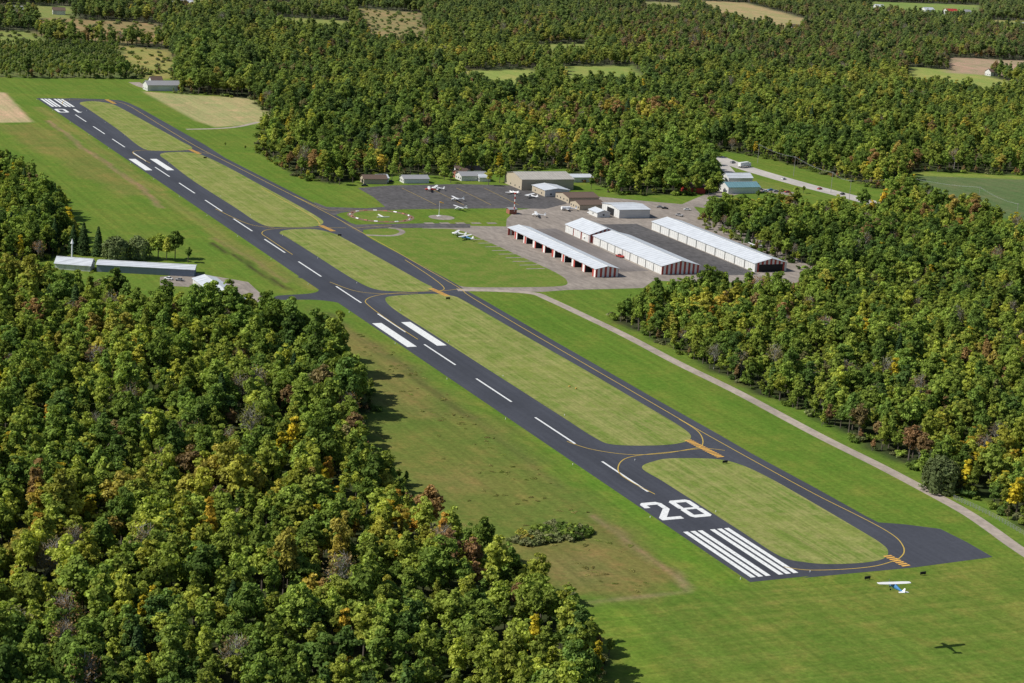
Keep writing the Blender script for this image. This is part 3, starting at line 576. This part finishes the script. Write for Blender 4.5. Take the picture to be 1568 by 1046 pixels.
def westb(name,ua,va,ub,vb,dep,he,hr,**k):
    A=Vector(G(ua,va)); B=Vector(G(ub,vb)); c=(A+B)/2; L=(B-A).length; d=(B-A).normalized(); n_=Vector((-d.y,d.x)); c+=n_*dep/2
    return gable(name,c.x-L/2,c.x+L/2,c.y-dep/2,c.y+dep/2,he,hr,'x',rz=math.atan2(d.y,d.x),**k)
westb('club_hangar',148,416,297,424,12,3.6,4.6,wall=plain('blue_grey_siding',(.22,.26,.33)),windows=7)
westb('club_hangar',84,412,138,416,10,3,5.5,wall=M_wall)
x,y=G(110,402); m=MB(); m.cyl((0,0,0),(0,0,10),.5,.3,8,0); m.cyl((0,0,10),(0,0,12.5),.9,.05,8,0); m.build('spire_mast',[M_wp],None,(x,y,0))
A=G(322,455); gable('storage_hangar',A[0]-1,A[0]+11,A[1]-28,A[1]+26,3.6,5.2,'y',M_wall,M_wall,rz=.02,doors=5)
# ---------------- aircraft
def plane(name,loc,heading,c1=M_wp,c2=M_red,high=True,pitch=0,roll=0,s_=1.0):
    E=empty(name,loc); E.rotation_euler=(pitch,roll,heading); E.scale=(s_,)*3; g=1.15
    fz=[(2.9,.12,.12,0),(2.7,.38,.38,0),(1.9,.52,.55,.02),(1.0,.56,.72,.12),(0,.56,.75,.15),(-1,.46,.6,.12),(-2.4,.28,.36,.1),(-4.3,.13,.2,.12),(-4.9,.06,.15,.14)]
    m=MB(); n=12
    m.loft([[(w_*math.cos(t),y,g+zc_+h_*math.sin(t)) for t in [2*math.pi*i/n for i in range(n)]] for y,w_,h_,zc_ in fz],0); m.build('fuselage',[c2],E,smooth=True)
    m=MB(); zw=g+.86 if high else g-.35
    for s2 in (-1,1):
        def sec(x,ya,yb,z,t): 
            P=[(ya,0),(ya+(yb-ya)*.3,t*.3),(yb-(yb-ya)*.25,t),(yb,.3*t),(yb-(yb-ya)*.2,-.25*t),(ya+(yb-ya)*.4,-.15*t)]; return [(x,a_,z+b_) for a_,b_ in P]
        rr=[sec(0,-.3,1.35,zw,.16),sec(s2*3.2,-.3,1.32,zw+(.03 if high else .25),.15),sec(s2*5.3,-.1,1.1,zw+(.06 if high else .45),.10),sec(s2*5.5,.2,.8,zw+(.06 if high else .46),.05)]
        m.loft(rr if s2<0 else [list(reversed(r_)) for r_ in rr],0)
    m.build('wings',[c1],E)
    m=MB(); 
    for s2 in (-1,1): m.hexa([(0,-4.9,g+.15),(s2*1.65,-4.85,g+.15),(s2*1.5,-4.15,g+.15),(0,-3.9,g+.15),(0,-4.9,g+.22),(s2*1.65,-4.85,g+.2),(s2*1.5,-4.15,g+.2),(0,-3.9,g+.22)],0)
    m.hexa([(-.05,-5.1,g+.2),(.05,-5.1,g+.2),(.05,-3.7,g+.25),(-.05,-3.7,g+.25),(-.03,-5.15,g+1.5),(.03,-5.15,g+1.5),(.03,-4.65,g+1.5),(-.03,-4.65,g+1.5)],0)
    m.build('tail',[c1],E)
    m=MB(); m.box(-.5,.5,-.5,1.35,g+.42,g+.84,0,.08,.2); m.build('windows',[M_glass],E)
    m=MB()
    for wx_,wy_ in ((-1.1,.1),(1.1,.1),(0,2.1)):
        m.cyl((wx_-.08,wy_,.25),(wx_+.08,wy_,.25),.25,.25,10,1); m.cyl((wx_,wy_,.25),(wx_*.3,wy_,g-.4),.06,.06,5,0)
    if high:
        for s2 in (-1,1): m.cyl((s2*.5,.6,g-.3),(s2*2.7,.6,zw),.05,.05,5,0)
    m.build('landing_gear',[M_wp,M_tire],E)
    m=MB(); m.box(-.06,.06,2.92,2.97,g-.95,g+.95,0); m.cyl((0,2.9,g),(0,3.15,g),.14,.03,8,0); m.build('propeller',[M_gry],E)
plane('light_aircraft',(.8,-58,18),math.radians(-2),M_wp,M_blue,True,math.radians(2),math.radians(3),1.05)
for u,v,hd,c,hi in [(658,293,1.2,M_red,True),(698,308,1.5,M_wp,True),(785,297,.3,M_wp,False),(703,322,1.7,M_wp,True),(822,332,1.2,M_wp,True),(700,361,.9,M_wp,True),(713,367,.5,M_blue,True),(870,322,1.2,M_wp,False),(1155,380,1.6,M_wp,True),(668,291,1.,M_wp,True),(812,303,.6,M_wp,True),(905,368,.2,M_wp,True)]:
    x,y=G(u,v); plane('parked_aircraft',(x,y,.04),hd,M_wp,c,hi,0,0,1.1)
# ---------------- vehicles
def car(name,u,v,rz,c,kind='car'):
    x,y=G(u,v); m=MB()
    if kind=='car':
        m.box(-.9,.9,-2.2,2.2,.35,.85,0,.05,.08); m.box(-.82,.82,-1.3,1.0,.85,1.42,1,.16,.45); m.box(-.62,.62,-.8,.5,1.43,1.46,0)
    elif kind=='pickup':
        m.box(-.95,.95,-2.7,2.7,.45,1.0,0,.04,.06); m.box(-.88,.88,-.4,1.2,1.0,1.75,1,.12,.3); m.box(-.7,.7,-.05,.85,1.76,1.8,0); m.box(-.95,-.85,-2.6,-.45,1.0,1.3,0); m.box(.85,.95,-2.6,-.45,1.0,1.3,0)
    else:
        m.box(-1.25,1.25,-8,3.2,1.2,4.0,0); m.box(-1.2,1.2,3.8,6.2,.6,3.0,0,.08,.3); m.box(-.4,.4,-7.5,6,.6,1.15,2)
    L={'car':(-1.4,1.4),'pickup':(-1.8,1.7)}.get(kind,(-7,-5.8,2.6,5.2))
    for yy in L:
        for s2 in (-1,1): m.cyl((s2*.95-.1*s2,yy,.36),(s2*.95+.08*s2,yy,.36),.36,.36,10,2)
    m.build(name,[c,M_glass,M_tire],None,(x,y,.04),rz)
car('semi_truck',1141,256,-1.15,M_wp,'truck')
for u,v,rz,c,k in [(905,328,.3,M_wp,'pickup'),(911,330,.4,M_wp,'car'),(919,331,1.2,M_red,'pickup'),(932,323,.3,M_blue,'car'),(949,394,.2,M_red,'pickup'),(1010,318,1.2,M_gry,'car'),(1018,320,1.2,M_dark,'car'),(1172,294,1.5,M_wp,'car'),(1180,292,1.5,M_blue,'car'),(1188,294,1.5,M_gry,'car'),(1197,293,1.5,M_dark,'car'),(1147,293,1.5,M_wp,'car'),(868,292,1.,M_gry,'car'),(905,345,.3,M_blue,'car'),(258,428,.8,M_wp,'car'),(275,430,1.1,M_gry,'car'),(558,285,1.5,M_dark,'car'),(598,279,1.5,M_dark,'car'),(1040,331,.4,M_gry,'pickup'),(898,343,.3,M_gry,'car'),(1200,275,-1.15,M_wp,'car'),(1255,290,-1.15,M_red,'car'),(1290,298,-1.15,M_dark,'car'),(1122,250,-1.15,M_gry,'pickup'),(1206,295,1.5,M_red,'car'),(1164,291,1.4,M_gry,'car'),(1052,322,1.2,M_wp,'car')]: car('parked_car' if k=='car' else 'pickup_truck',u,v,rz,c,k)
# ---------------- airfield furniture
x,y=G(583,331); m=MB(); m2=MB()
for i in range(18):
    t=2*math.pi*i/18; r_=18.5; c,s_=math.cos(t),math.sin(t)
    m.hexa([(c*(r_-.6)-s_*a_*1.1,s_*(r_-.6)+c*a_*1.1,.09) if b_ else (c*(r_+.6)-s_*a_*1.1,s_*(r_+.6)+c*a_*1.1,.09) for a_,b_ in ((-1,0),(1,0),(1,1),(-1,1))]+[(c*(r_-.2)-s_*a_*1.1,s_*(r_-.2)+c*a_*1.1,.5) if b_ else (c*(r_+.2)-s_*a_*1.1,s_*(r_+.2)+c*a_*1.1,.5) for a_,b_ in ((-1,0),(1,0),(1,1),(-1,1))],i%2)
E=empty('segmented_circle',(x,y,0)); m.build('panels',[M_wp,plain('faded_red_paint',(.33,.13,.09))],E); m2.face([(20.5*math.cos(t),20.5*math.sin(t),.05) for t in np.linspace(0,2*np.pi,40)[:-1]]); m2.build('dirt_ring',[grass('bare_soil',(.17,.12,.08),(.2,.14,.09),(.24,.18,.12))],E)
m3=MB(); m3.face([(16.6*math.cos(t),16.6*math.sin(t),.07) for t in np.linspace(0,2*np.pi,40)[:-1]]); m3.build('centre_grass',[M_lawn],E)
m4=MB(); m4.box(-.4,.4,-4,4,.1,.5,0); m4.box(-4,4,-4.6,-4.05,.1,.5,0); m4.build('landing_tee',[M_wp],E)
def windsock(u,v,h_=9):
    x,y=G(u,v); E=empty('windsock',(x,y,0)); m=MB(); m.cyl((0,0,0),(0,0,h_),.16,.08,8,0); m.box(-1.2,1.2,-1.2,1.2,0,.25,0); m.build('mast',[M_wp],E); m=MB(); m.cyl((.1,0,h_-.2),(2.6,-.6,h_-.9),.5,.2,10,0); m.build('sock',[M_org],E)
windsock(672,331)
x,y=G(676,333); m=MB(); m.face([(8*math.cos(t),8*math.sin(t),.05) for t in np.linspace(0,2*np.pi,24)[:-1]]); m.build('windsock_pad',[M_ramp],None,(x,y,0))
x,y=G(787,328); E=empty('beacon_tower',(x,y,0)); m=MB()
for i in range(8): m.cyl((0,0,i*1.6),(0,0,i*1.6+1.6),.35,.35,8,i%2)
m.box(-.6,.6,-.6,.6,12.8,13.6,0); m.build('mast',[M_red,M_wp],E)
x,y=G(783,327); gable('brick_pump_house',x-2.5,x+2.5,y-2.5,y+2.5,3,3.6,'x',M_brick,M_brick,roof=M_gry)
def sign(name,u,v,c=M_dark,wd=2.2):
    x,y=G(u,v); m=MB(); m.box(-wd/2,wd/2,-.12,.12,.35,1.25,0); m.box(-wd/2+.1,wd/2-.1,-.14,-.125,.45,1.15,1); m.box(-wd*.4,-wd*.4+.1,-.05,.05,0,.35,0); m.box(wd*.4-.1,wd*.4,-.05,.05,0,.35,0); m.build(name,[c,M_dark],None,(x,y,.03))
for u,v in [(686,459),(1110,710),(1328,888),(1413,881),(520,362),(314,243)]: sign('taxiway_sign',u,v)
for u,v in [(872,593),(882,596)]:
    x,y=G(u,v); m=MB(); m.box(-.4,.4,-.3,.3,.3,.6,0,.06,.06); m.cyl((-.3,0,0),(-.3,0,.3),.05,.05,5,0); m.cyl((.3,0,0),(.3,0,.3),.05,.05,5,0); m.build('approach_light_unit',[M_org],None,(x,y,.05))
m=MB()
for k in range(19):
    for s_ in (-1,1):
        xx=s_*13.2; yy=3+k*61; m.cyl((xx,yy,0),(xx,yy,.45),.12,.08,6,0); m.cyl((xx,yy,.45),(xx,yy,.62),.16,.1,6,0)
m.build('runway_edge_lights',[M_wp])
PT=[]
def pole(u,v,h_=11):
    x,y=G(u,v); m=MB(); m.cyl((0,0,0),(0,0,h_),.18,.12,7,0); m.box(-1.3,1.3,-.08,.08,h_-.9,h_-.7,0)
    for q in (-1.1,0,1.1): m.cyl((q,0,h_-.7),(q,0,h_-.4),.06,.05,5,0)
    m.build('utility_pole',[M_bb],None,(x,y,0),.5); PT.append((x,y,h_))
for u,v in [(1160,250),(1215,270),(1272,295),(1300,308),(1380,300),(1497,318),(1555,345)]: pole(u,v,15)
m=MB()
for (xa,ya,h1),(xb,yb,h2) in zip(PT[:-1],PT[1:]):
    for q in (-1.,0,1.):
        pr=None
        for i in range(9):
            t=i/8; p_=(xa+(xb-xa)*t+q*.88,ya+(yb-ya)*t+q*.48,h1-.4-4*t*(1-t)*1.6)
            if pr: m.cyl(pr,p_,.025,.025,3,0)
            pr=p_
m.build('power_lines',[M_gry])
fp=spline(GP([(1460,765),(1490,778),(1530,798),(1568,820),(1640,860)]),False,8); m=MB()
for i in range(len(fp)-1):
    a_,b_=fp[i],fp[i+1]; m.cyl((*a_,0),(*a_,1.8),.06,.06,5,0)
    for z in (.4,.8,1.2,1.7): m.cyl((*a_,z),(*b_,z),.025,.025,3,0)
m.build('wire_fence',[M_gry])
x,y=G(866,322); m=MB(); m.cyl((-3,0,1.5),(3,0,1.5),1.1,1.1,14,0); m.box(-2.2,-1.8,-.8,.8,0,.6,1); m.box(1.8,2.2,-.8,.8,0,.6,1); m.build('fuel_tank',[M_wp,M_gry],None,(x,y,.05))
